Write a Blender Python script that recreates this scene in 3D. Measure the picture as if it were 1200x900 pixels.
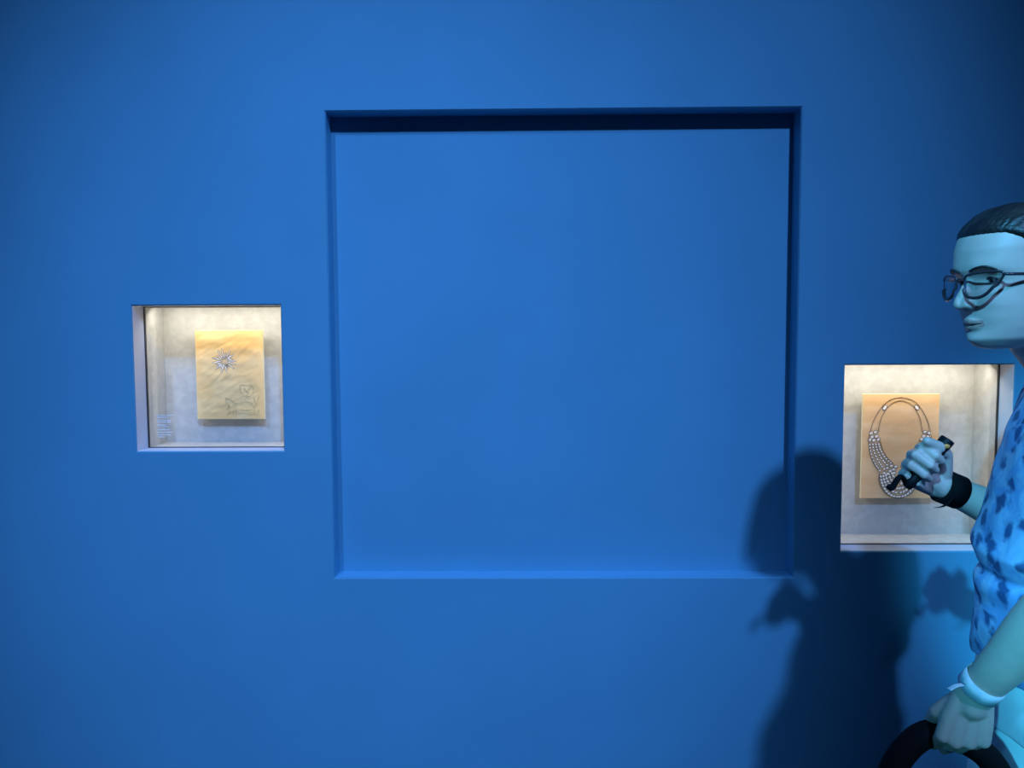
import bpy, bmesh, math, random
from mathutils import Vector, Matrix, noise

random.seed(4)
for o in list(bpy.data.objects): bpy.data.objects.remove(o)
sc = bpy.context.scene
col = sc.collection

# ------------------------------------------------------------------ camera
CAM = Vector((0, -1.9, 1.45)); F = 900.0
pit, yaw, roll = math.radians(3.702), math.radians(-0.760), math.radians(-0.293)
fw = Vector((math.sin(yaw)*math.cos(pit), math.cos(yaw)*math.cos(pit), -math.sin(pit)))
r0 = Vector((math.cos(yaw), -math.sin(yaw), 0)); u0 = r0.cross(fw)
rt = math.cos(roll)*r0 + math.sin(roll)*u0
up = -math.sin(roll)*r0 + math.cos(roll)*u0
cd = bpy.data.cameras.new('camera'); cam = bpy.data.objects.new('camera', cd); col.objects.link(cam)
cd.sensor_width = 36; cd.lens = 36*F/1200; cd.clip_start = .05
cam.matrix_world = Matrix.Translation(CAM) @ Matrix((rt, up, -fw)).transposed().to_4x4()
sc.camera = cam
def at(px, py, Z):
    """world point on the depth plane y = Z - 1.9 (metres in front of the photographer)"""
    d = fw + rt*(px-600)/F - up*(py-450)/F
    return CAM + d*(Z/d.y)

# ------------------------------------------------------------------ world, lamps, exposure
w = bpy.data.worlds.new('world'); sc.world = w; w.use_nodes = True
bg = w.node_tree.nodes['Background']; bg.inputs[0].default_value = (.10, .30, .75, 1); bg.inputs[1].default_value = .055
sc.view_settings.view_transform = 'Standard'; sc.view_settings.look = 'None'
sc.view_settings.gamma = 1; sc.view_settings.exposure = 0; sc.view_settings.use_curve_mapping = False

def spot(name, loc, target, power, colr, size, angle, blend):
    l = bpy.data.lights.new(name, 'SPOT'); o = bpy.data.objects.new(name, l); col.objects.link(o)
    o.location = loc; l.energy = power; l.color = colr; l.shadow_soft_size = size
    l.spot_size = math.radians(angle); l.spot_blend = blend
    o.rotation_euler = (Vector(target)-Vector(loc)).to_track_quat('-Z', 'Y').to_euler()
    return o
LC = (.20, .43, 1.0)
spot('lamp_or_fill_spot', (-1.65, -5.4, 6.7), (-.56, 0, 1.15), 1250, LC, .16, 21.5, 1.0)
spot('lamp_or_fill_spot', (2.0, -7.0, 7.2), (-.13, 0, 1.18), 2950, LC, .20, 21, 1.0)
spot('lamp_or_fill_spot', (-1.85, -4.5, 4.6), (1.25, -.62, 1.20), 1900, (.09, .54, 1.0), .08, 11.5, .38)
spot('lamp_or_fill_spot', (-1.9, -4.6, 2.3), (1.30, -.62, .86), 1150, (.06, .62, 1.0), .10, 11.0, .40)  # unseen low fill, added to light the trousers and near hand

# ------------------------------------------------------------------ materials
def mat(name, base, rough=.6, **k):
    m = bpy.data.materials.new(name); m.use_nodes = True
    nt = m.node_tree; b = nt.nodes['Principled BSDF']
    b.inputs['Base Color'].default_value = (*base, 1); b.inputs['Roughness'].default_value = rough
    if 'metal' in k: b.inputs['Metallic'].default_value = k['metal']
    if 'spec' in k: b.inputs['Specular IOR Level'].default_value = k['spec']
    if 'sss' in k:
        b.inputs['Subsurface Weight'].default_value = k['sss']; b.inputs['Subsurface Radius'].default_value = (.01, .004, .002)
        b.inputs['Subsurface Scale'].default_value = 1.0
    tc = nt.nodes.new('ShaderNodeTexCoord')
    def ntex(scale, det=4, stretch=None):
        n = nt.nodes.new('ShaderNodeTexNoise'); n.inputs['Scale'].default_value = scale; n.inputs['Detail'].default_value = det
        if stretch:
            mp = nt.nodes.new('ShaderNodeMapping'); mp.inputs['Scale'].default_value = stretch
            nt.links.new(tc.outputs['Object'], mp.inputs[0]); nt.links.new(mp.outputs[0], n.inputs['Vector'])
        else: nt.links.new(tc.outputs['Object'], n.inputs['Vector'])
        return n
    if 'base2' in k:      # second colour mixed in by noise
        n = ntex(k.get('scale', 8), k.get('det', 4), k.get('stretch'))
        cr = nt.nodes.new('ShaderNodeValToRGB'); lo, hi = k.get('ramp', (.4, .6))
        cr.color_ramp.elements[0].position = lo; cr.color_ramp.elements[1].position = hi
        cr.color_ramp.elements[0].color = (*base, 1); cr.color_ramp.elements[1].color = (*k['base2'], 1)
        nt.links.new(n.outputs['Fac'], cr.inputs[0]); nt.links.new(cr.outputs[0], b.inputs['Base Color'])
    if 'bump' in k:
        n = ntex(k.get('bscale', 60), 5, k.get('bstretch')); bp = nt.nodes.new('ShaderNodeBump')
        bp.inputs['Strength'].default_value = k['bump']; bp.inputs['Distance'].default_value = k.get('bdist', .002)
        nt.links.new(n.outputs['Fac'], bp.inputs['Height']); nt.links.new(bp.outputs[0], b.inputs['Normal'])
    return m
M = {}
M['wall'] = mat('wall_paint', (.100, .335, .49), .75, base2=(.105, .35, .515), scale=3, bump=.12, bscale=220, bdist=.0006, spec=.25)
M['reveal'] = mat('lighter_reveal_blue', (.14, .46, .68), .45, bump=.1, bscale=200, bdist=.0005)  # lighter and less rough than the wall blue
M['floor'] = mat('floor_carpet', (.05, .06, .09), .9, base2=(.06, .07, .10), scale=40, bump=.3, bscale=300)
M['ceil'] = mat('ceiling_paint', (.03, .04, .07), .9, bump=.1, bscale=80)
M['lining'] = mat('fabric_lining', (.475, .47, .455), .9, base2=(.535, .53, .51), scale=50, det=6, bump=.35, bscale=160, bdist=.0015, spec=.1)
M['frame'] = mat('white_frame', (.70, .72, .80), .5, bump=.05, bscale=100)
M['gasket'] = mat('dark_gasket', (.05, .045, .045), .6, bump=.05)
M['gold'] = mat('buff_tracing_paper', (.94, .60, .25), .55, base2=(.98, .68, .32), scale=14, det=6, bump=.25, bscale=40, bdist=.002)
M['tan'] = mat('tan_paper', (.86, .52, .25), .6, base2=(.92, .60, .32), scale=9, det=6, stretch=(1, 1, 3), bump=.15, bscale=40, bdist=.001)
M['paperedge'] = mat('pale_board_edge', (.80, .72, .50), .7, bump=.05)
M['ink'] = mat('brown_ink', (.12, .07, .045), .8, bump=.05)
M['softink'] = mat('faint_grey_ink', (.30, .19, .08), .8, bump=.05)
M['faint'] = mat('pencil_line', (.58, .44, .20), .8, bump=.05)
M['gem'] = mat('white_gouache', (1.0, .89, .78), .6, bump=.05)
M['vinyl'] = mat('white_vinyl_lettering', (.85, .87, .9), .6, bump=.02)
M['skin'] = mat('skin', (.58, .42, .36), .5, base2=(.62, .45, .385), scale=30, bump=.08, bscale=400, bdist=.0005, sss=.08)
M['hair'] = mat('black_hair', (.012, .010, .010), .42, base2=(.03, .022, .02), scale=6, stretch=(1, 8, 8), bump=.5, bscale=8, bstretch=(3, 30, 30), bdist=.003)
M['trousers'] = mat('pale_denim', (.78, .86, .90), .8, base2=(.86, .92, .94), scale=12, bump=.3, bscale=300, bdist=.001)
M['black'] = mat('black_leather', (.004, .004, .005), .8, spec=.15, bump=.2, bscale=150)
M['blackplastic'] = mat('black_plastic', (.005, .005, .006), .55, spec=.25, bump=.05)
M['glassframe'] = mat('dark_spectacle_frame', (.035, .025, .03), .25, bump=.02)
M['orange'] = mat('orange_speck', (.85, .28, .06), .4, bump=.02)
M['white'] = mat('white_wristband', (.80, .84, .88), .6, base2=(.6, .68, .75), scale=60, bump=.2, bscale=90)
M['eye'] = mat('eye_white', (.7, .68, .66), .25, bump=.02)
M['iris'] = mat('dark_iris', (.02, .012, .008), .2, bump=.02)
M['metal'] = mat('silver_ring', (.8, .8, .82), .25, metal=1.0, bump=.02)
M['shoe'] = mat('white_shoe', (.6, .62, .65), .6, bump=.1)
M['belt'] = mat('dark_brown_belt', (.03, .02, .018), .6, bump=.1)

def shirt_mat():
    m = mat('floral_shirt_fabric', (.3, .5, .75), .85, bump=.35, bscale=350, bdist=.0008)
    nt = m.node_tree; b = nt.nodes['Principled BSDF']
    tc = nt.nodes.new('ShaderNodeTexCoord')
    n0 = nt.nodes.new('ShaderNodeTexNoise'); n0.inputs['Scale'].default_value = 22; n0.inputs['Detail'].default_value = 3
    n0.inputs['Distortion'].default_value = .8
    nt.links.new(tc.outputs['Object'], n0.inputs['Vector'])
    v = nt.nodes.new('ShaderNodeTexVoronoi'); v.inputs['Scale'].default_value = 27
    ad = nt.nodes.new('ShaderNodeVectorMath'); ad.operation = 'ADD'
    sm = nt.nodes.new('ShaderNodeVectorMath'); sm.operation = 'SCALE'; sm.inputs['Scale'].default_value = .05
    nt.links.new(n0.outputs['Color'], sm.inputs[0]); nt.links.new(tc.outputs['Object'], ad.inputs[0]); nt.links.new(sm.outputs[0], ad.inputs[1])
    nt.links.new(ad.outputs[0], v.inputs['Vector'])
    c1 = nt.nodes.new('ShaderNodeValToRGB'); e = c1.color_ramp.elements
    e[0].position = .28; e[0].color = (.045, .095, .22, 1); e[1].position = .50; e[1].color = (.30, .42, .62, 1)
    nt.links.new(v.outputs['Distance'], c1.inputs[0])
    c2 = nt.nodes.new('ShaderNodeValToRGB'); e = c2.color_ramp.elements
    e[0].position = .42; e[0].color = (1, 1, 1, 1); e[1].position = .58; e[1].color = (.55, .72, .9, 1)
    nt.links.new(n0.outputs['Fac'], c2.inputs[0])
    mx = nt.nodes.new('ShaderNodeMix'); mx.data_type = 'RGBA'; mx.blend_type = 'MULTIPLY'; mx.inputs['Factor'].default_value = 1
    nt.links.new(c1.outputs[0], mx.inputs['A']); nt.links.new(c2.outputs[0], mx.inputs['B'])
    nt.links.new(mx.outputs['Result'], b.inputs['Base Color'])
    return m
M['shirt'] = shirt_mat()
def glass_mat(name, tint, refl):
    m = bpy.data.materials.new(name); m.use_nodes = True; nt = m.node_tree
    for n in list(nt.nodes): nt.nodes.remove(n)
    out = nt.nodes.new('ShaderNodeOutputMaterial'); t = nt.nodes.new('ShaderNodeBsdfTransparent'); g = nt.nodes.new('ShaderNodeBsdfGlossy')
    t.inputs[0].default_value = (*tint, 1); g.inputs['Roughness'].default_value = .02
    fr = nt.nodes.new('ShaderNodeFresnel'); ge = nt.nodes.new('ShaderNodeNewGeometry'); mr = nt.nodes.new('ShaderNodeMapRange')
    mr.inputs['To Min'].default_value = 1.45; mr.inputs['To Max'].default_value = 1/1.45      # straight through both faces of the thin pane
    nt.links.new(ge.outputs['Backfacing'], mr.inputs['Value']); nt.links.new(mr.outputs[0], fr.inputs[0])
    mu = nt.nodes.new('ShaderNodeMath'); mu.operation = 'MULTIPLY'; mu.inputs[1].default_value = refl
    mx = nt.nodes.new('ShaderNodeMixShader')
    nt.links.new(fr.outputs[0], mu.inputs[0]); nt.links.new(mu.outputs[0], mx.inputs[0])
    nt.links.new(t.outputs[0], mx.inputs[1]); nt.links.new(g.outputs[0], mx.inputs[2]); nt.links.new(mx.outputs[0], out.inputs[0])
    return m
M['glass'] = glass_mat('clear_glass', (.97, .985, .98), 1.0)
M['lens'] = glass_mat('spectacle_glass', (.9, .92, .93), 1.0)

# ------------------------------------------------------------------ object helpers
def obj(name, bm, m, parent=None, smooth=False):
    me = bpy.data.meshes.new(name)
    bmesh.ops.recalc_face_normals(bm, faces=bm.faces)
    bm.to_mesh(me); bm.free()
    o = bpy.data.objects.new(name, me); col.objects.link(o)
    if m: me.materials.append(M[m])
    if smooth:
        for p in me.polygons: p.use_smooth = True
    if parent: setpar(o, parent)
    return o
def setpar(o, parent):
    o.parent = parent
    base = parent.matrix_world if parent.parent is None else None
    loc = Vector(parent.get('wloc', (0, 0, 0)))
    o.matrix_parent_inverse = Matrix.Translation(-loc)
    return o
def thing(name, label, cat, loc=(0, 0, 0), group=None):
    o = bpy.data.objects.new(name, None); col.objects.link(o); o.location = loc; o['wloc'] = tuple(loc)
    o.empty_display_size = .1
    o['label'] = label; o['category'] = cat
    if group: o['group'] = group
    return o
def struct(o): o['kind'] = 'structure'; return o
def box(bm, x0, x1, y0, y1, z0, z1, bev=0):
    r = bmesh.ops.create_cube(bm, size=1)
    bmesh.ops.scale(bm, vec=(x1-x0, y1-y0, z1-z0), verts=r['verts'])
    bmesh.ops.translate(bm, vec=((x0+x1)/2, (y0+y1)/2, (z0+z1)/2), verts=r['verts'])
    if bev:
        es = list({e for v in r['verts'] for e in v.link_edges})
        bmesh.ops.bevel(bm, geom=es, offset=bev, segments=2, profile=.5, affect='EDGES')
    return bm
def nb(): return bmesh.new()
def sphere(bm, c, r, sc_=(1, 1, 1), rot=None, sub=3):
    q = bmesh.ops.create_icosphere(bm, subdivisions=sub, radius=r)
    mtx = Matrix.Translation(c) @ (rot.to_4x4() if rot else Matrix()) @ Matrix.Diagonal((*sc_, 1))
    bmesh.ops.transform(bm, matrix=mtx, verts=q['verts'])
def frames(pts):
    """parallel-transport frames along a polyline"""
    n = len(pts); out = []; ref = None
    for i in range(n):
        t = (pts[min(i+1, n-1)]-pts[max(i-1, 0)]).normalized()
        if ref is None:
            ref = t.cross(Vector((0, 0, 1)))
            if ref.length < .1: ref = t.cross(Vector((0, 1, 0)))
        ref = (ref - t*ref.dot(t)).normalized()
        out.append((t, ref.copy(), t.cross(ref)))
    return out
def tube(bm, pts, rad, seg=8, cap=True, flat=1.0):
    pts = [Vector(p) for p in pts]; fr = frames(pts); rings = []
    for i, p in enumerate(pts):
        r = rad[i] if hasattr(rad, '__len__') else rad
        _, a, b = fr[i]
        rings.append([bm.verts.new(p + a*r*math.cos(2*math.pi*k/seg) + b*r*flat*math.sin(2*math.pi*k/seg)) for k in range(seg)])
    for A, B in zip(rings, rings[1:]):
        for k in range(seg): bm.faces.new((A[k], A[(k+1) % seg], B[(k+1) % seg], B[k]))
    if cap: bm.faces.new(rings[0][::-1]); bm.faces.new(rings[-1])
def limb(bm, pts, rad, seg=20):
    """tapered solid with rounded ends"""
    tube(bm, pts, rad, seg)
    for p, r in ((pts[0], rad[0]), (pts[-1], rad[-1])): sphere(bm, Vector(p), r*.985)
def smooth_path(pts, n=6):
    pts = [Vector(p) for p in pts]; out = []
    for i in range(len(pts)-1):
        p0 = pts[max(i-1, 0)]; p1 = pts[i]; p2 = pts[i+1]; p3 = pts[min(i+2, len(pts)-1)]
        for k in range(n):
            t = k/n
            out.append(.5*((2*p1)+(p2-p0)*t+(2*p0-5*p1+4*p2-p3)*t*t+(3*p1-p0-3*p2+p3)*t**3))
    out.append(pts[-1]); return out
def interp(tab, z):
    if z <= tab[0][0]: return tab[0][1:]
    for (a, b) in zip(tab, tab[1:]):
        if z <= b[0]:
            t = (z-a[0])/(b[0]-a[0])
            return tuple(x+(y-x)*t for x, y in zip(a[1:], b[1:]))
    return tab[-1][1:]
def remesh(o, voxel, smooth_it=3, fac=.5):
    md = o.modifiers.new('r', 'REMESH'); md.mode = 'VOXEL'; md.voxel_size = voxel
    ms = o.modifiers.new('s', 'SMOOTH'); ms.iterations = smooth_it; ms.factor = fac
    dg = bpy.context.evaluated_depsgraph_get(); dg.update()
    me = bpy.data.meshes.new_from_object(o.evaluated_get(dg))
    old = o.data; mats = list(old.materials); o.modifiers.clear(); o.data = me; bpy.data.meshes.remove(old)
    me.materials.clear()
    for m_ in mats: me.materials.append(m_)
    for p in me.polygons: p.use_smooth = True
    return o

# ------------------------------------------------------------------ wall with three openings
NI = (-.476, .676, .838, 1.993, .053)          # x0 x1 z0 z1 depth: big empty niche
LV = (-.9675, -.5973, 1.1618, 1.5251, .1675)
RV = (.7954, 1.2101, .9047, 1.3699, .1675)
GD = .063                                      # depth of the glass panes
WX0, WX1, WZ = -5.0, 5.0, 7.8
ch = .003
def wall():
    bm = nb(); holes = [NI, LV, RV]
    xs = sorted({WX0, WX1, *[h[0]-ch for h in holes], *[h[1]+ch for h in holes]})
    zs = sorted({0, WZ, *[h[2]-ch for h in holes], *[h[3]+ch for h in holes]})
    V = {}
    def vv(x, y, z):
        k = (round(x, 5), round(y, 5), round(z, 5))
        if k not in V: V[k] = bm.verts.new((x, y, z))
        return V[k]
    for x0, x1 in zip(xs, xs[1:]):
        for z0, z1 in zip(zs, zs[1:]):
            cx, cz = (x0+x1)/2, (z0+z1)/2
            if any(h[0]-ch < cx < h[1]+ch and h[2]-ch < cz < h[3]+ch for h in holes): continue
            bm.faces.new((vv(x0, 0, z0), vv(x1, 0, z0), vv(x1, 0, z1), vv(x0, 0, z1)))
    for h in holes:      # softly chamfered arris round each opening
        o_ = [(h[0]-ch, h[2]-ch), (h[1]+ch, h[2]-ch), (h[1]+ch, h[3]+ch), (h[0]-ch, h[3]+ch)]
        i_ = [(h[0], h[2]), (h[1], h[2]), (h[1], h[3]), (h[0], h[3])]
        for k in range(4):
            a, b = o_[k], o_[(k+1) % 4]; c, d = i_[(k+1) % 4], i_[k]
            bm.faces.new([bm.verts.new(p) for p in ((a[0], 0, a[1]), (b[0], 0, b[1]), (c[0], ch, c[1]), (d[0], ch, d[1]))])
    return bm
wall_back = struct(obj('wall_back', wall(), 'wall'))
# niche: four reveals and the recessed face
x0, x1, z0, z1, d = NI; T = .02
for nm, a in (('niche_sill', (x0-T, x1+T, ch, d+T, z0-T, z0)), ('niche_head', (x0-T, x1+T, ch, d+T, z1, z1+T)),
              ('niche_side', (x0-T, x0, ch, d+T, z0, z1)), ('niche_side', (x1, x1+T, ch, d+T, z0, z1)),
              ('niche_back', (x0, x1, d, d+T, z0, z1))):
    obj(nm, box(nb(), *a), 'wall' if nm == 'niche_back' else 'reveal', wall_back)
fl = struct(obj('floor', box(nb(), WX0, WX1, -9, .3, -.1, 0), 'floor'))
ce = struct(obj('ceiling', box(nb(), WX0, WX1, -9, .3, WZ, WZ+.1), 'ceil'))
bb = nb(); box(bb, WX0, WX1, -.014, 0, 0, .09, .002); struct(obj('baseboard_back', bb, 'wall'))

# ------------------------------------------------------------------ display cases
def case(R, label, power):
    x0, x1, z0, z1, d = R; T = .008
    t = thing('display_case', label, 'display case', ((x0+x1)/2, .03, z0), 'lit display cases in the blue wall')
    fr = [(x0-T, x0, z0-T, z1+T), (x1, x1+T, z0-T, z1+T), (x0, x1, z0-T, z0), (x0, x1, z1, z1+T)]
    for a in fr: obj('frame_reveal', box(nb(), a[0], a[1], ch, GD-.004, a[2], a[3]), 'frame', t)
    g = nb(); s = .0022
    for a in ((x0-s, x0+s, z0, z1), (x1-s, x1+s, z0, z1), (x0, x1, z0-s, z0+s*.8), (x0, x1, z1-s, z1+s)):
        box(g, a[0], a[1], GD-.004, GD+.003, a[2], a[3])
    obj('gasket', g, 'gasket', t)
    for nm, a in (('side_panel', (x0-T, x0, z0-T, z1+T)), ('side_panel', (x1, x1+T, z0-T, z1+T)), ('base_panel', (x0, x1, z0-T, z0)), ('top_panel', (x0, x1, z1, z1+T))):
        obj(nm, box(nb(), a[0], a[1], GD+.003, d, a[2], a[3]), 'lining', t)
    obj('back_panel', box(nb(), x0-T, x1+T, d, d+T, z0-T, z1+T), 'lining', t)
    obj('glass_pane', box(nb(), x0+s, x1-s, GD-.002, GD+.002, z0+s, z1-s), 'glass', t)
    # the case's own warm strip lamp under its top panel
    L = bpy.data.lights.new('strip_lamp', 'AREA'); L.shape = 'RECTANGLE'; L.size = (x1-x0)*.9; L.size_y = .02
    L.energy = power; L.color = (1, .91, .78)
    lo = bpy.data.objects.new('strip_lamp', L); col.objects.link(lo); lo.location = ((x0+x1)/2, GD+.03, z1-.006)
    lo.rotation_euler = (math.radians(28), 0, 0)
    for sx, ex in ((1, x0+.010), (-1, x1-.010)):      # two unseen side fills, added to even the light on the sheets
        L2 = bpy.data.lights.new('side_fill', 'AREA'); L2.shape = 'RECTANGLE'; L2.size = .012; L2.size_y = (z1-z0)*.85
        L2.energy = power*.24; L2.color = (1, .90, .76)
        l2 = bpy.data.objects.new('side_fill', L2); col.objects.link(l2); l2.location = (ex, GD+.016, (z0+z1)/2)
        l2.rotation_euler = Vector((sx*.80, .60, 0)).to_track_quat('-Z', 'Y').to_euler()
    return t
caseL = case(LV, 'small square lit display case left of the empty niche, holding a brooch drawing', .46)
caseR = case(RV, 'taller lit display case right of the niche, partly hidden by the person', .56)
# caption lettering printed on the left pane, lower left corner (too small to read)
cb = nb(); pane_Z = 1.9+GD-.0026
for py, (xa, xb) in zip((486.5, 489, 492.5, 494.7, 498, 500.2, 503.5, 506.5, 509.5, 512),
                        ((183, 202), (184, 196), (184, 200.5), (184, 200), (184, 195), (185, 197), (185, 198.5), (184.5, 201.5), (185, 200), (186, 193))):
    a = xa
    while a < xb:
        b = min(xb, a+random.uniform(1.2, 3.4)); p, q = at(a, py, pane_Z), at(b, py, pane_Z)
        box(cb, p.x, q.x, p.y-.0003, p.y, p.z-.0011, p.z+.0011); a = b+.6
cap = obj('caption_lettering', cb, 'vinyl', caseL); cap['kind'] = 'stuff'; cap['label'] = 'tiny white caption lines printed on the glass'

# ------------------------------------------------------------------ the two drawings
def relief(x, z, amp, seed):      # crinkles of the paper
    return amp*max(0, .55+noise.noise(Vector((x*22+seed, z*40, seed)))+.7*abs(noise.noise(Vector((x*40-z*55, z*18+x*10, seed+5))))-.25)
def drape(bm, amp, seed):
    for v in bm.verts: v.co.y -= relief(v.co.x, v.co.z, amp, seed)
def sheet(x0, x1, z0, z1, y, amp, seed, nx=70, nz=90):
    bm = nb(); g = []
    for j in range(nz+1):
        row = []
        for i in range(nx+1):
            u, v = i/nx, j/nz; x, z = x0+(x1-x0)*u, z0+(z1-z0)*v
            e = min(u, 1-u, v, 1-v)*12; e = min(1, e)
            h = relief(x, z, amp, seed)
            row.append(bm.verts.new((x, y-h*e-.0002, z)))
        g.append(row)
    for j in range(nz):
        for i in range(nx): bm.faces.new((g[j][i], g[j][i+1], g[j+1][i+1], g[j+1][i]))
    return bm
def flat(bm, poly, y, th=.0006):
    """thin prism from an outline in the x-z plane"""
    f = [bm.verts.new((x, y, z)) for x, z in poly]; b = [bm.verts.new((x, y+th, z)) for x, z in poly]
    bm.faces.new(f); n = len(f)
    for k in range(n): bm.faces.new((f[k], f[(k+1) % n], b[(k+1) % n], b[k]))
def stroke(bm, pts, y, wd):
    pts = [Vector((p[0], 0, p[1])) for p in pts]; pts = smooth_path(pts, 5) if len(pts) > 2 else pts
    tube(bm, [Vector((p.x, y, p.z)) for p in pts], wd/2, 5, flat=1)
def gemshape(cx, cz, a, b, ang, n=8):
    c, s = math.cos(ang), math.sin(ang)
    return [(cx+a*math.cos(t)*c-b*math.sin(t)*s, cz+a*math.cos(t)*s+b*math.sin(t)*c) for t in [2*math.pi*k/n for k in range(n)]]

SY = .140
# left: brooch drawing
ax0, ax1, az0, az1 = -.8722, -.6898, 1.2262, 1.4648
dl = thing('drawing', 'yellow-buff crinkled sheet with a starburst brooch drawing in the left display case', 'drawing', ((ax0+ax1)/2, SY, az0), 'jewellery design drawings')
obj('mount_board', box(nb(), ax0, ax1, SY+.0008, SY+.007, az0, az1, .0008), 'paperedge', dl)
obj('paper_sheet', sheet(ax0+.0012, ax1-.0012, az0+.0015, az1-.001, SY, .0022, 3.0), 'gold', dl, True)
def left_px(px, py):
    p = at(px, py, 1.9+SY-.002); return p.x, p.z
ys = SY-.0008
sb = nb(); gi = nb()
for k in range(34):
    an = 2*math.pi*k/34+.1*math.sin(k*3); n_in = 4.2+1.2*math.sin(k*1.7); n_out = 10.5+2.6*math.sin(k*2.1+1)
    if k % 3 == 0: n_out += 2
    r_ = (n_in+n_out)/2; x, z = left_px(262.5+r_*math.cos(an), 423-r_*math.sin(an))
    ln = (n_out-n_in)/2*.0022
    flat(gi, gemshape(x, z, ln+.0009, .0025, an), ys+.0003); flat(sb, gemshape(x, z, ln, .00115, an), ys)
for k in range(9):
    an = 2*math.pi*k/9; x, z = left_px(262.5+2.6*math.cos(an), 423-2.6*math.sin(an))
    flat(gi, gemshape(x, z, .0019, .0013, an), ys+.0003); flat(sb, gemshape(x, z, .0013, .0008, an), ys)
drape(sb, .0022, 3.0); drape(gi, .0022, 3.0)
o = obj('brooch_gems', sb, 'gem', dl); o['label'] = 'white painted starburst of petals'; obj('brooch_outline', gi, 'softink', dl)
fk = nb()
Lz = lambda X, Y: left_px(255+X/16.37, 440+Y/16.37)
for ln in ([(415, 200), (480, 175), (560, 195), (640, 180), (690, 240)], [(415, 290), (480, 350), (560, 400), (640, 380), (690, 300), (690, 240)],
           [(415, 200), (440, 260), (415, 290)], [(520, 220), (550, 300), (620, 340)], [(480, 230), (560, 310), (560, 390)], [(640, 190), (600, 270), (540, 320)],
           [(150, 430), (230, 450), (290, 500), (310, 640), (300, 760)], [(150, 430), (170, 520), (240, 590), (180, 640), (240, 690), (170, 760)],
           [(340, 520), (360, 640), (350, 770)], [(290, 500), (420, 540), (560, 500), (660, 540), (690, 620)], [(690, 420), (730, 540), (690, 650)], [(800, 380), (740, 560)],
           [(420, 650), (540, 660), (680, 660)], [(410, 720), (540, 720), (660, 760)], [(720, 650), (690, 760)], [(800, 650), (750, 760)], [(230, 560), (200, 600)], [(560, 640), (600, 700), (660, 720)]):
    stroke(fk, [Lz(*p) for p in ln], ys, .0010)
drape(fk, .0022, 3.0)
obj('flower_sketch', fk, 'faint', dl)

# right: necklace drawing
bx0, bx1, bz0, bz1 = .9028, 1.1050, 1.0076, 1.2878
dr = thing('drawing', 'tan sheet with a large many-stranded necklace drawing in the right display case', 'drawing', ((bx0+bx1)/2, SY, bz0), 'jewellery design drawings')
obj('mount_board', box(nb(), bx0, bx1, SY+.0008, SY+.007, bz0, bz1, .0008), 'paperedge', dr)
obj('paper_sheet', sheet(bx0+.001, bx1-.001, bz0+.001, bz1-.001, SY, .0006, 9.0), 'tan', dr, True)
U = lambda X, Y: (bx0+(X-58)/542*(bx1-bx0), bz1-(Y-72)/733*(bz1-bz0))
yn = SY-.0016; il = nb(); gm = nb(); ol = nb()
mir = lambda p: (650-p[0], p[1])
def chain(ptsXY, size, step, mirror=True, jit=.0):
    for side in ((0, 1) if mirror else (0,)):
        pts = smooth_path([Vector((*(mir(p) if side else p), 0)) for p in ptsXY], 10)
        acc = 0; last = pts[0]
        for p in pts[1:]:
            acc += (p-last).length
            if acc >= step:
                acc = 0; dx = p-last; x, z = U(p.x+random.uniform(-jit, jit), p.y+random.uniform(-jit, jit)); a = -math.atan2(dx.y, dx.x)+.5
                flat(ol, gemshape(x, z, size*1.35, size*1.1, a), yn+.0003); flat(gm, gemshape(x, z, size, size*.72, a), yn)
            last = p
out_arc = [(112, 340), (132, 265), (168, 195), (212, 140), (262, 108), (325, 96)]
in_arc = [(168, 338), (182, 260), (205, 205), (240, 155), (285, 126), (325, 118)]
for a in (out_arc, in_arc, [(180, 390), (205, 460), (240, 520), (285, 560)], [(104, 360), (108, 450), (135, 540), (178, 605)],
          [(186, 620), (184, 690), (222, 758), (275, 792), (325, 800)]):
    stroke(il, [U(*p) for p in a], yn, .0012); stroke(il, [U(*mir(p)) for p in a], yn, .0012)
obj('necklace_outline', il, 'ink', dr)
for q in ((120, 345), (128, 372), (150, 338), (158, 368), (140, 395), (172, 390), (112, 392)):
    for p in (q, mir(q)):
        x, z = U(*p); flat(ol, gemshape(x, z, .0060, .0050, .6), yn+.0002); flat(gm, gemshape(x, z, .0048, .0038, .6), yn-.0002)
for q in ((212, 168),):
    for s_, p in ((1, q), (-1, mir(q))):
        x, z = U(*p); flat(ol, gemshape(x, z, .0085, .0056, s_*.9), yn+.0002); flat(gm, gemshape(x, z, .0068, .0040, s_*.9), yn-.0002)
chain([(112, 405), (118, 470), (145, 545), (190, 612)], .0034, 17)
chain([(132, 405), (142, 465), (172, 535), (222, 600)], .0034, 17)
chain([(152, 405), (166, 462), (200, 525), (250, 580)], .0034, 17)
chain([(172, 405), (188, 458), (222, 515), (272, 560)], .0034, 17)
for rx, ry, cy in ((130, 170, 625), (112, 142, 622), (94, 116, 618), (74, 90, 612), (52, 62, 606)):
    chain([(325-rx*math.cos(t), cy+ry*math.sin(t)) for t in [math.pi/2*k/6 for k in range(7)]], .0042, 21)
for q in ((270, 575), (285, 600), (262, 612), (240, 590), (300, 580), (290, 625), (245, 630), (220, 625)):
    for p in (q, mir(q)):
        x, z = U(*p); flat(ol, gemshape(x, z, .0056, .0046, .3), yn+.0002); flat(gm, gemshape(x, z, .0044, .0033, .3), yn-.0002)
o = obj('necklace_gems', gm, 'gem', dr); o['kind'] = 'stuff'; o['label'] = 'white painted gems in strands'
o = obj('gem_outlines', ol, 'ink', dr); o['kind'] = 'stuff'

# ------------------------------------------------------------------ the visitor
person = thing('person', 'person with black pulled-back hair and glasses, blue floral shirt, walking left past the wall', 'person', (.93, -.62, 0))
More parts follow.
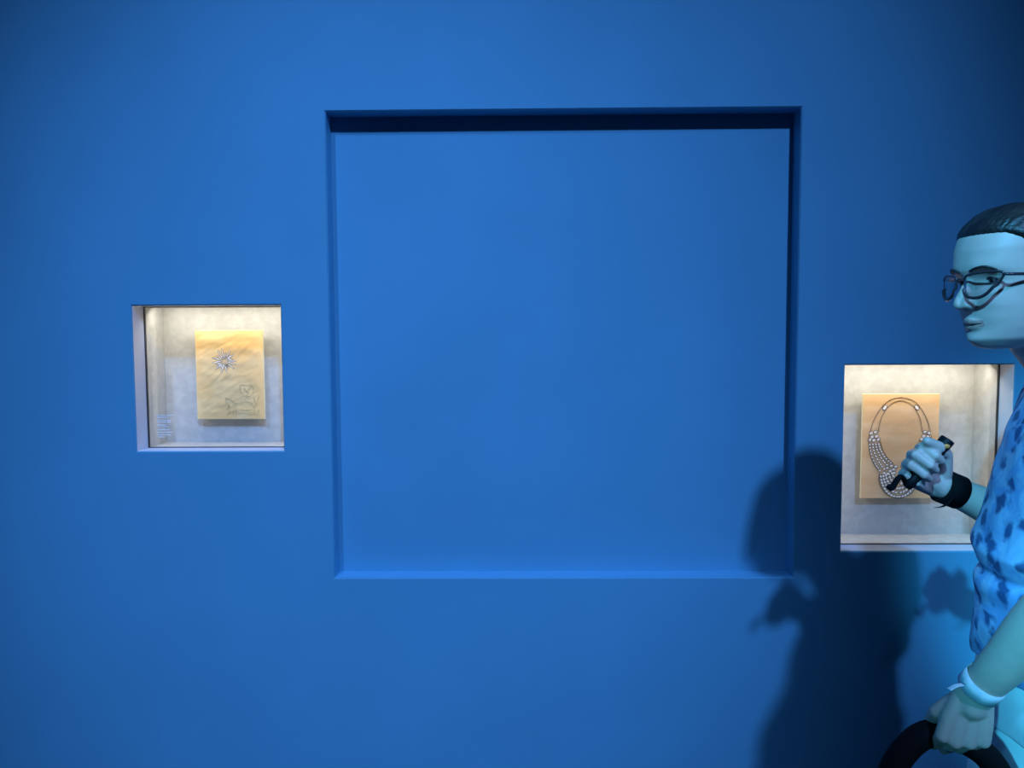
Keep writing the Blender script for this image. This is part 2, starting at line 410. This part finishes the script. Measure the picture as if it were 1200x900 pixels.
# head frame: X forward, Y to her left, Z up
HY = math.radians(180+8)
HC = Vector((.811, -.62, 1.536))
HM = Matrix.Translation(HC) @ Matrix.Rotation(HY, 4, 'Z') @ Matrix.Rotation(math.radians(3), 4, 'Y')
Hp = lambda x, y, z: HM @ Vector((x, y, z))
prof = [  # z, front, back, half width
    (-.112, .050, .00, .016), (-.108, .066, .015, .030), (-.095, .079, .030, .045), (-.075, .079, .050, .056), (-.060, .083, .062, .061),
    (-.040, .084, .080, .066), (-.020, .083, .092, .069), (0, .084, .100, .0715), (.015, .091, .105, .0735), (.03, .092, .108, .075), (.05, .090, .107, .0765),
    (.07, .083, .100, .075), (.09, .068, .083, .067), (.105, .050, .062, .052), (.115, .030, .038, .034), (.121, .008, .010, .010)]
def head_pt(z, th, off=0.0):
    f, b, w_ = interp(prof, z)
    c, s = math.cos(th), math.sin(th); n = 2.25
    rx = f if c > 0 else b
    r = 1/((abs(c)/max(rx, .002))**n+(abs(s)/max(w_, .002))**n)**(1/n)
    x, y = r*c, r*s
    if c > 0:     # eye sockets and cheek modelling
        for sy in (-1, 1):
            x -= .011*math.exp(-((y-sy*.032)/.016)**2-((z-.001)/.013)**2)
            x += .004*math.exp(-((y-sy*.040)/.016)**2-((z+.030)/.016)**2)
            x += .003*math.exp(-((y-sy*.030)/.022)**2-((z-.020)/.008)**2)
        x += .004*math.exp(-(y/.016)**2-((z+.097)/.012)**2)
    v = Vector((x, y, z))
    if off: 
        nn = Vector((x/max(rx, .01)**2, y/max(w_, .01)**2, max(0, z-.04)/.08**2)).normalized(); v += nn*off
    return v
def head_bm(bm, fn, nz=56, nt=80):
    rings = []
    for j in range(nz+1):
        z = -.112+.233*(.5-.5*math.cos(math.pi*j/nz))
        rings.append([bm.verts.new(HM @ fn(z, 2*math.pi*k/nt)) for k in range(nt)])
    for A, B in zip(rings, rings[1:]):
        for k in range(nt): bm.faces.new((A[k], A[(k+1) % nt], B[(k+1) % nt], B[k]))
    bm.faces.new(rings[0][::-1]); bm.faces.new(rings[-1])

def surf(y, z):      # frontmost x of the face at (y, z)
    best = -1
    for k in range(-60, 61):
        p = head_pt(z, math.radians(k*1.4))
        if abs(p.y-y) < .0025: best = max(best, p.x)
    return best
B = nb()
head_bm(B, lambda z, t: head_pt(z, t))
# nose, lips, ears
limb(B, [Hp(.080, 0, .004), Hp(.090, 0, -.014), Hp(.099, 0, -.030), Hp(.101, 0, -.036)], [.008, .0085, .0095, .0095], 12)
for s in (-1, 1):
    sphere(B, Hp(.089, s*.0095, -.0385), .0072)
    sphere(B, Hp(.0585, s*.032, .0042), .0124); sphere(B, Hp(.0580, s*.032, -.0062), .0118)
    limb(B, smooth_path([Hp(.073, s*.022, -.0665), Hp(.081, s*.011, -.0645), Hp(.0845, 0, -.0642)], 3), [.0025]+[.0036]*5+[.0042], 8)
    limb(B, smooth_path([Hp(.073, s*.021, -.0685), Hp(.0798, s*.011, -.0735), Hp(.0825, 0, -.0745)], 3), [.0025]+[.0042]*5+[.0046], 8)
    limb(B, smooth_path([Hp(.008, s*.074, -.02), Hp(.004, s*.080, .012), Hp(-.012, s*.084, .022), Hp(-.022, s*.083, .008), Hp(-.014, s*.080, -.018), Hp(.002, s*.075, -.032)], 4), [.0045]*21, 8)
    sphere(B, Hp(-.008, s*.076, -.002), .016, (1, .4, 1.5))
# neck
limb(B, [Vector((.905, -.62, 1.36)), Vector((.892, -.62, 1.41)), Hp(-.022, 0, -.055), Hp(-.02, 0, -.02)], [.064, .056, .055, .055], 28)
# trunk (under the clothes)
YC = -.62
def ring_loft(bm, rings, seg=48, n=2.3, wob=None):
    R_ = []
    for (z, cx, cy, a, b) in rings:
        row = []
        for k in range(seg):
            t = 2*math.pi*k/seg; c, s = math.cos(t), math.sin(t)
            r = 1/((abs(c)/a)**n+(abs(s)/b)**n)**(1/n)
            p = Vector((cx+r*c+tw(cy+r*s, z), cy+r*s, z))
            if wob: p += wob(p, Vector((c, s, 0)))
            row.append(bm.verts.new(p))
        R_.append(row)
    for A, C in zip(R_, R_[1:]):
        for k in range(seg): bm.faces.new((A[k], A[(k+1) % seg], C[(k+1) % seg], C[k]))
    bm.faces.new(R_[0][::-1]); bm.faces.new(R_[-1])
def tw(y, z):
    q = max(0, min(1, (z-1.08)/.22)); return .32*(y-YC)*q*q*(3-2*q)
def dens(tab, n):
    z0, z1 = tab[0][0], tab[-1][0]
    return [(z,)+interp(tab, z) for z in [z0+(z1-z0)*i/n for i in range(n+1)]]
trunk = [(.78, .925, YC, .09, .15), (.9, .93, YC, .10, .155), (1.0, .925, YC, .088, .13), (1.1, .92, YC, .09, .13), (1.2, .918, YC, .095, .14), (1.3, .92, YC, .085, .15), (1.34, .925, YC, .06, .14), (1.365, .92, YC, .045, .08)]
ring_loft(B, dens(trunk, 24))
# near arm (her left), swinging forward
SH = Vector((.895, -.79, 1.325)); EL = Vector((.775, -.835, 1.095)); WR = at(1142, 812, 1.19)
limb(B, smooth_path([SH, SH.lerp(EL, .5), EL, EL.lerp(WR, .5)+Vector((.004, 0, 0)), WR], 4), [.052, .050, .048, .046, .045, .043, .041, .040, .041, .043, .0425, .041, .038, .034, .031, .028, .026], 24)
# far arm (her right), forearm raised in front
SH2 = Vector((.995, -.455, 1.315)); EL2 = Vector((1.0, -.43, 1.075)); WR2 = at(1106, 570, 1.45)
limb(B, smooth_path([SH2, SH2.lerp(EL2, .5), EL2], 4), [.050, .049, .047, .045, .044, .042, .041, .040, .040], 24)
limb(B, smooth_path([EL2, EL2.lerp(WR2, .5)+Vector((0, -.006, -.004)), WR2], 5), [.040, .041, .041, .040, .038, .036, .034, .031, .029, .0265, .025], 24)
# hands
def hand(bm, wr, d, n, curls, k=1.0, side=1, thumb=None):
    d = d.normalized(); n = (n-d*n.dot(d)).normalized(); s = d.cross(n)*side
    offs = (.030, .0105, -.009, -.0275); lens = ((.042, .025, .021), (.046, .029, .022), (.043, .027, .021), (.034, .020, .019)); kr = (.0092, .0094, .0088, .0078)
    limb(bm, [wr, wr+d*.02*k], [.026*k, .024*k], 16)
    tips = []
    for i in range(4):
        reach = (.083, .087, .082, .074)[i]*k
        base = wr+d*reach+s*offs[i]*k
        limb(bm, [wr+d*.008*k+s*offs[i]*.55*k, wr+d*reach*.55+s*offs[i]*.85*k+n*.001, base], [.0145*k, .0135*k, .0118*k], 12)
        ang = 0; p = base; pts = [p]
        for L_, c_ in zip(lens[i], curls[i]):
            ang += math.radians(c_); p = p+(d*math.cos(ang)+n*math.sin(ang))*L_*k; pts.append(p)
        limb(bm, pts, [kr[i]*1.12*k, kr[i]*1.02*k, kr[i]*.95*k, kr[i]*.8*k], 12); tips.append(pts)
    # thumb leaves the side of the palm near its base
    tb = wr+d*.022*k+s*.018*k+n*.008*k
    tpts = [tb]+[tb+(d*a+s*b+n*c)*k for a, b, c in (thumb or ((.032, .022, .010), (.060, .020, .024), (.082, .008, .034)))]
    limb(bm, tpts, [.0155*k, .0125*k, .0105*k, .0085*k], 12)
    return s, tips
d2 = Vector((-.80, -.05, .60)); n2 = Vector((-.08, -1, -.05))
s2, tips2 = hand(B, WR2, d2, n2, [(62, 88, 50), (66, 90, 52), (68, 92, 52), (70, 92, 50)], 1.0, side=1,
                 thumb=((.030, .028, .014), (.058, .030, .030), (.086, .024, .036)))
if s2.z < 0: print('far hand thumb side is down', s2)
d1 = Vector((-.16, .06, -1)); n1 = Vector((.25, 1, .08))
s1, tips1 = hand(B, WR, d1, n1, [(42, 80, 62), (45, 84, 62), (46, 86, 60), (48, 88, 60)], 1.0, side=-1,
                 thumb=((.034, .020, .014), (.060, .018, .036), (.078, .004, .052)))
print('near thumb side', s1, 'far', s2)
# legs, mid-stride
LEGS = ((-.705, .925, .85, .97, .47, 1.15, .13), (-.515, .935, .85, .90, .47, .87, .09))
for (ly, hx, hz, kx, kz, ax, az) in LEGS:
    limb(B, smooth_path([(hx, ly, hz), (kx, ly, kz), (ax, ly, az)], 4), [.078, .076, .070, .062, .052, .050, .048, .038, .032], 20)
body = obj('body', B, 'skin', person)
remesh(body, .0028, 3)
# lips: own colour of the lips, held on the mesh as a material slot
M['lips'] = mat('lips', (.46, .26, .22), .45, bump=.05)
body.data.materials.append(M['lips'])
HI = HM.inverted()
for p in body.data.polygons:
    c = HI @ p.center
    if c.x > .072 and abs(c.y) < .0235 and -.0785+.25*abs(c.y) < c.z < -.0605-.15*abs(c.y): p.material_index = 1
body['label'] = 'teal-lit skin of face, arms and hands'

# hair: shell lifted off the skull above the hairline
def hairline(x):   # lowest height of hair for a point at local x
    return interp([(-.11, -.075), (-.045, -.065), (-.022, -.035), (-.004, .03), (.004, -.012), (.016, -.006), (.026, .032), (.045, .056), (.062, .066), (.09, .068)], x)[0]
def hair_fn(z, t):
    p = head_pt(z, t); h = p.z-hairline(p.x)
    k = max(0, min(1, (h+.006)/.020)); k = k*k*(3-2*k)
    strand = .0005*math.sin(90*math.atan2(p.z+.03, abs(p.y)+.01)+6*noise.noise(p*30))*k
    return head_pt(z, t, -.010+(.015+.006*min(1, max(0, (.06-p.x)/.08)))*k+strand)
Hb = nb(); head_bm(Hb, hair_fn, 90, 240)
hair = obj('hair', Hb, 'hair', person, True); hair['label'] = 'black hair pulled back tight'
hb = nb(); sphere(hb, Hp(-.128, 0, .035), .038, (.9, 1.1, 1.0), sub=4)
for v in hb.verts: v.co += (v.co-Hp(-.128, 0, .035)).normalized()*.0025*math.sin(v.co.z*420+v.co.y*160)
obj('hair_bun', hb, 'hair', hair, True)
# eyes, lashes, brows
for s in (-1, 1):
    e = nb(); sphere(e, Hp(.0605, s*.032, -.0005), .0118); eo = obj('eye', e, 'eye', person, True)
    e = nb(); sphere(e, Hp(.0673, s*.0325, -.0008), .0060, (.95, 1, 1)); obj('iris', e, 'iris', eo, True)
    e = nb(); tube(e, smooth_path([Hp(.0680, s*.0215, -.001), Hp(.0722, s*.027, .0030), Hp(.0722, s*.035, .0036), Hp(.0670, s*.0435, .0005)], 5), .0019, 6); obj('eyelash', e, 'hair', eo, True)
    e = nb(); tube(e, smooth_path([Hp(surf(a, b)+.0005, s*a, b) for a, b in ((.012, .0155), (.024, .0200), (.038, .0215), (.050, .0150))], 5), [.0022]+[.0032]*13+[.0022, .0012], 8, flat=.6); obj('eyebrow', e, 'hair', person, True)
e = nb(); tube(e, smooth_path([Hp(.0765, -.0215, -.0680), Hp(.0845, -.010, -.0690), Hp(.0870, 0, -.0692), Hp(.0845, .010, -.0690), Hp(.0765, .0215, -.0680)], 4), [.0007]+[.0011]*15+[.0007], 6); obj('mouth_line', e, 'belt', person, True)
# glasses
gl = bpy.data.objects.new('glasses', None); col.objects.link(gl); gl['wloc'] = (0, 0, 0)
gl.parent = person; gl.matrix_parent_inverse = Matrix.Translation(-Vector(person['wloc'])); gl.empty_display_size = .02
gl['label'] = 'dark-rimmed glasses'
RP = [(.0095, .004), (.011, -.012), (.018, -.0225), (.030, -.026), (.042, -.0245), (.052, -.017), (.061, -.004), (.0665, .008), (.062, .0125), (.048, .0135), (.030, .0125), (.014, .0105)]
def rim_pts(s, g=1.0):
    q = [Vector((a_, b_, 0)) for a_, b_ in RP]; c_ = Vector((.037, -.006, 0)); out = []
    n = len(q)
    for i in range(n):
        p0, p1, p2, p3 = q[i-1], q[i], q[(i+1) % n], q[(i+2) % n]
        for k in range(4):
            t = k/4; v = .5*((2*p1)+(p2-p0)*t+(2*p0-5*p1+4*p2-p3)*t*t+(3*p1-p0-3*p2+p3)*t**3)
            v = c_+(v-c_)*g
            out.append(Hp(.0985-.0215*(max(0, v.x-.012)/.054)**1.8+.004*(v.y < -.01), s*v.x, v.y-.001))
    return out
for s in (-1, 1):
    g = nb(); P = rim_pts(s); tube(g, P+P[:2], [.0019+(.0007 if 6 < k < 26 else 0) for k in range(50)], 8); obj('rim', g, 'glassframe', gl, True)
    g = nb(); P = rim_pts(s, .98); f1 = [g.verts.new(p) for p in P]; g.faces.new(f1)
    bmesh.ops.triangulate(g, faces=g.faces); r_ = bmesh.ops.extrude_face_region(g, geom=list(g.faces))
    bmesh.ops.translate(g, vec=(HM.to_3x3() @ Vector((-.0015, 0, 0))), verts=[v for v in r_['geom'] if isinstance(v, bmesh.types.BMVert)])
    obj('lens', g, 'lens', gl, True)
    g = nb(); tube(g, smooth_path([Hp(.0780, s*.0655, .0075), Hp(.070, s*.0735, .0065), Hp(.04, s*.0780, .005), Hp(.0, s*.0835, .004), Hp(-.018, s*.0805, -.012), Hp(-.022, s*.078, -.026)], 4), .0019, 8, flat=1.3); obj('temple', g, 'glassframe', gl, True)
g = nb(); tube(g, smooth_path([Hp(.0985, -.0100, .003), Hp(.1005, 0, .005), Hp(.0985, .0100, .003)], 4), .0015, 8); obj('bridge', g, 'glassframe', gl, True)

# shirt
def shirt():
    bm = nb()
    tab = [(.872, .928, YC, .126, .170), (.905, .926, YC, .128, .168), (.94, .924, YC, .130, .166), (.985, .925, YC, .124, .160), (1.02, .924, YC, .128, .160), (1.035, .925, YC, .120, .157), (1.05, .920, YC, .127, .160), (1.075, .915, YC, .130, .163),
           (1.10, .918, YC, .122, .158), (1.16, .918, YC, .116, .155), (1.22, .918, YC, .113, .156), (1.28, .922, YC, .106, .164), (1.32, .928, YC, .094, .168), (1.345, .928, YC, .080, .150), (1.365, .922, YC, .070, .115), (1.382, .918, YC, .062, .075)]
    def wob(p, nrm):
        low = max(0, min(1, (1.22-p.z)/.2))
        f = .010*low*noise.noise(Vector((p.y*9+p.z*6, p.z*16, 1.3)))+.004*noise.noise(Vector((p.y*22, p.z*22+p.y*8, 4.)))
        f += .007*low*math.sin(p.z*70+p.y*24+3*noise.noise(p*7))*(.5+.5*noise.noise(p*5))
        return nrm*f
    ring_loft(bm, dens(tab, 110), 96, 2.2, wob)
    me = EL.lerp(SH, .42)
    limb(bm, smooth_path([SH+Vector((-.005, .01, 0)), SH.lerp(me, .5), me], 4), [.062, .063, .064, .065, .066, .067, .068, .069, .070], 32)
    m2 = EL2.lerp(SH2, .42)
    limb(bm, smooth_path([SH2+Vector((-.005, -.01, 0)), SH2.lerp(m2, .5), m2], 4), [.060, .061, .062, .063, .064, .065, .066, .066, .066], 32)
    return bm
so = obj('shirt', shirt(), 'shirt', person); remesh(so, .0045, 2); so['label'] = 'blue short-sleeved shirt with dark floral print'
# trousers
tb = nb()
tt = [(.76, .935, YC, .112, .160), (.84, .928, YC, .122, .168), (.90, .928, YC, .118, .162), (.945, .930, YC, .108, .150)]
ring_loft(tb, dens(tt, 30), 72, 2.2, lambda p, n: n*(.004*noise.noise(p*18)+.003*math.sin(p.z*90+p.y*30)*max(0, noise.noise(p*6)+.3)))
for (ly, hx, hz, kx, kz, ax, az) in LEGS:
    limb(tb, smooth_path([(hx, ly, hz-.02), (kx, ly, kz), (ax, ly, az+.06)], 6), [.092]+[.092-.006*k/2 for k in range(1, 13)], 32)
tr = obj('trousers', tb, 'trousers', person); remesh(tr, .006, 2); tr['label'] = 'pale blue trousers'
be = nb(); ring_loft(be, [(.905, .931, YC, .1215, .1665), (.915, .931, YC, .123, .168), (.935, .930, YC, .1225, .167), (.942, .930, YC, .118, .160)], 72, 2.2)
for (ly, hx, hz, kx, kz, ax, az) in LEGS:
    sh = nb(); zz = az-.09
    ring_loft(sh, [(zz+.001, ax-.055, ly, .125, .044), (zz+.02, ax-.055, ly, .130, .047), (zz+.045, ax-.045, ly, .115, .044), (zz+.07, ax-.015, ly, .075, .040), (zz+.10, ax+.005, ly, .05, .038)], 32, 2.4)
    obj('shoe', sh, 'shoe', person, True)
be.free()
# wristband with a loose tag on the near wrist
fa = (WR-EL).normalized(); wb = nb()
c0 = WR-fa*.022
fr_ = frames([c0-fa*.014, c0+fa*.014]); a_, b_ = fr_[0][1], fr_[0][2]
def band(bm, c, ax, r, hw, th=.0018, seg=32, ex=1.0):
    a = ax.cross(Vector((0, 0, 1))).normalized(); b = ax.cross(a).normalized(); rr = []
    for (q, h) in ((r, -hw), (r, hw), (r+th, hw), (r+th, -hw)):
        rr.append([bm.verts.new(c+ax*h+(a*math.cos(2*math.pi*k/seg)+b*math.sin(2*math.pi*k/seg)*ex)*q) for k in range(seg)])
    for i in range(4):
        A, C = rr[i], rr[(i+1) % 4]
        for k in range(seg): bm.faces.new((A[k], A[(k+1) % seg], C[(k+1) % seg], C[k]))
band(wb, c0, fa, .0295, .0125)
wo = obj('wristband', wb, 'white', person, True); wo['label'] = 'pale wristband on the near wrist'
tg = nb(); t0 = at(1128, 802, 1.165); t1 = at(1112, 808, 1.16)
tube(tg, [t0, t0.lerp(t1, .5)+Vector((0, 0, .002)), t1], .0045, 8, flat=.25); obj('band_tag', tg, 'white', wo)
# ring on the near hand
kp = tips1[1]; rb = nb(); dd = (kp[1]-kp[0]).normalized(); band(rb, kp[0].lerp(kp[1], .5), dd, .0095, .002, .0012, 20)
obj('ring', rb, 'metal', person, True)
# chunky black wristband on the far wrist
fb = (WR2-EL2).normalized(); wb = nb(); band(wb, WR2-fb*.014, fb, .0265, .019, .006, 32)
w2 = obj('watch_strap', wb, 'black', person, True); w2['label'] = 'black strap round the raised wrist'
q = nb(); tube(q, smooth_path([at(1117, 583, 1.42), at(1111, 590, 1.42), at(1103, 594, 1.42), at(1094, 595, 1.42)], 4), [.003]*8+[.0022, .0018, .0014, .001, .0008], 8, flat=.5)
obj('strap_end', q, 'black', w2, True)

# ------------------------------------------------------------------ things she carries
kn = tips2[1]; gc = (kn[0]+kn[1]+kn[2]+kn[3])/4
gc = WR2+d2.normalized()*.070+n2.normalized()*.030
A_ = gc+s2*.064; C_ = gc-s2*.034
dv = thing('handheld_device', 'slim black handheld device gripped in the raised fist in front of the necklace drawing', 'device', tuple(gc))
q = nb(); tube(q, smooth_path([A_+s2*.004, A_, A_.lerp(C_, .5), C_, C_-s2*.012], 4), [.004, .013, .015, .0155, .016]+[.0155]*4+[.0145]*4+[.012, .010, .008, .006], 20, flat=.8)
obj('housing', q, 'blackplastic', dv, True)
q = nb(); sphere(q, A_.lerp(C_, .08)+n2.normalized()*.0138, .0048, (1.3, .8, 1)); o = obj('speck', q, 'orange', dv, True); o['label'] = 'small orange button'  # small orange ellipsoid on the upper end of the housing
q = nb(); tube(q, smooth_path([C_-s2*.008, at(1056, 558, 1.41), at(1049, 566, 1.41), at(1045, 572, 1.41), at(1041, 569, 1.41)], 5), [.0055]*8+[.0065]*8+[.008]*4+[.005], 10, flat=.7)
obj('wrist_cord', q, 'black', dv, True)

Zb = 1.235
bagc = at(1105, 935, Zb)
bag = thing('handbag', 'black handbag with a thick arched handle hanging from the near hand', 'bag', (bagc.x, bagc.y, bagc.z-.34))
hp = [at(1022, 965, Zb), at(1037, 925, Zb), at(1054, 888, Zb), at(1078, 864, Zb), at(1105, 858, Zb), at(1131, 869, Zb+.005), at(1158, 888, Zb), at(1180, 925, Zb), at(1195, 965, Zb)]
q = nb(); tube(q, smooth_path(hp, 6), .021, 20); obj('handle', q, 'black', bag, True)
q = nb(); zt = hp[0].z+.012; xc = (hp[0].x+hp[-1].x)/2
rr = []
ring_loft(q, [(zt-.30, xc, bagc.y, .115, .035), (zt-.29, xc, bagc.y, .12, .042), (zt-.15, xc, bagc.y, .125, .045), (zt-.02, xc, bagc.y, .128, .040), (zt, xc, bagc.y, .120, .026)], 48, 4)
obj('bag_body', q, 'black', bag, True)
q = nb(); tube(q, [(xc-.10, bagc.y, zt+.002), (xc, bagc.y, zt+.003), (xc+.10, bagc.y, zt+.002)], .003, 8); obj('zip', q, 'metal', bag, True)
for k in (0, -1):
    q = nb(); band(q, hp[k]+Vector((0, 0, .004)), Vector((0, .05, 1)).normalized(), .0215, .006, .002, 24); obj('handle_ring', q, 'metal', bag, True)
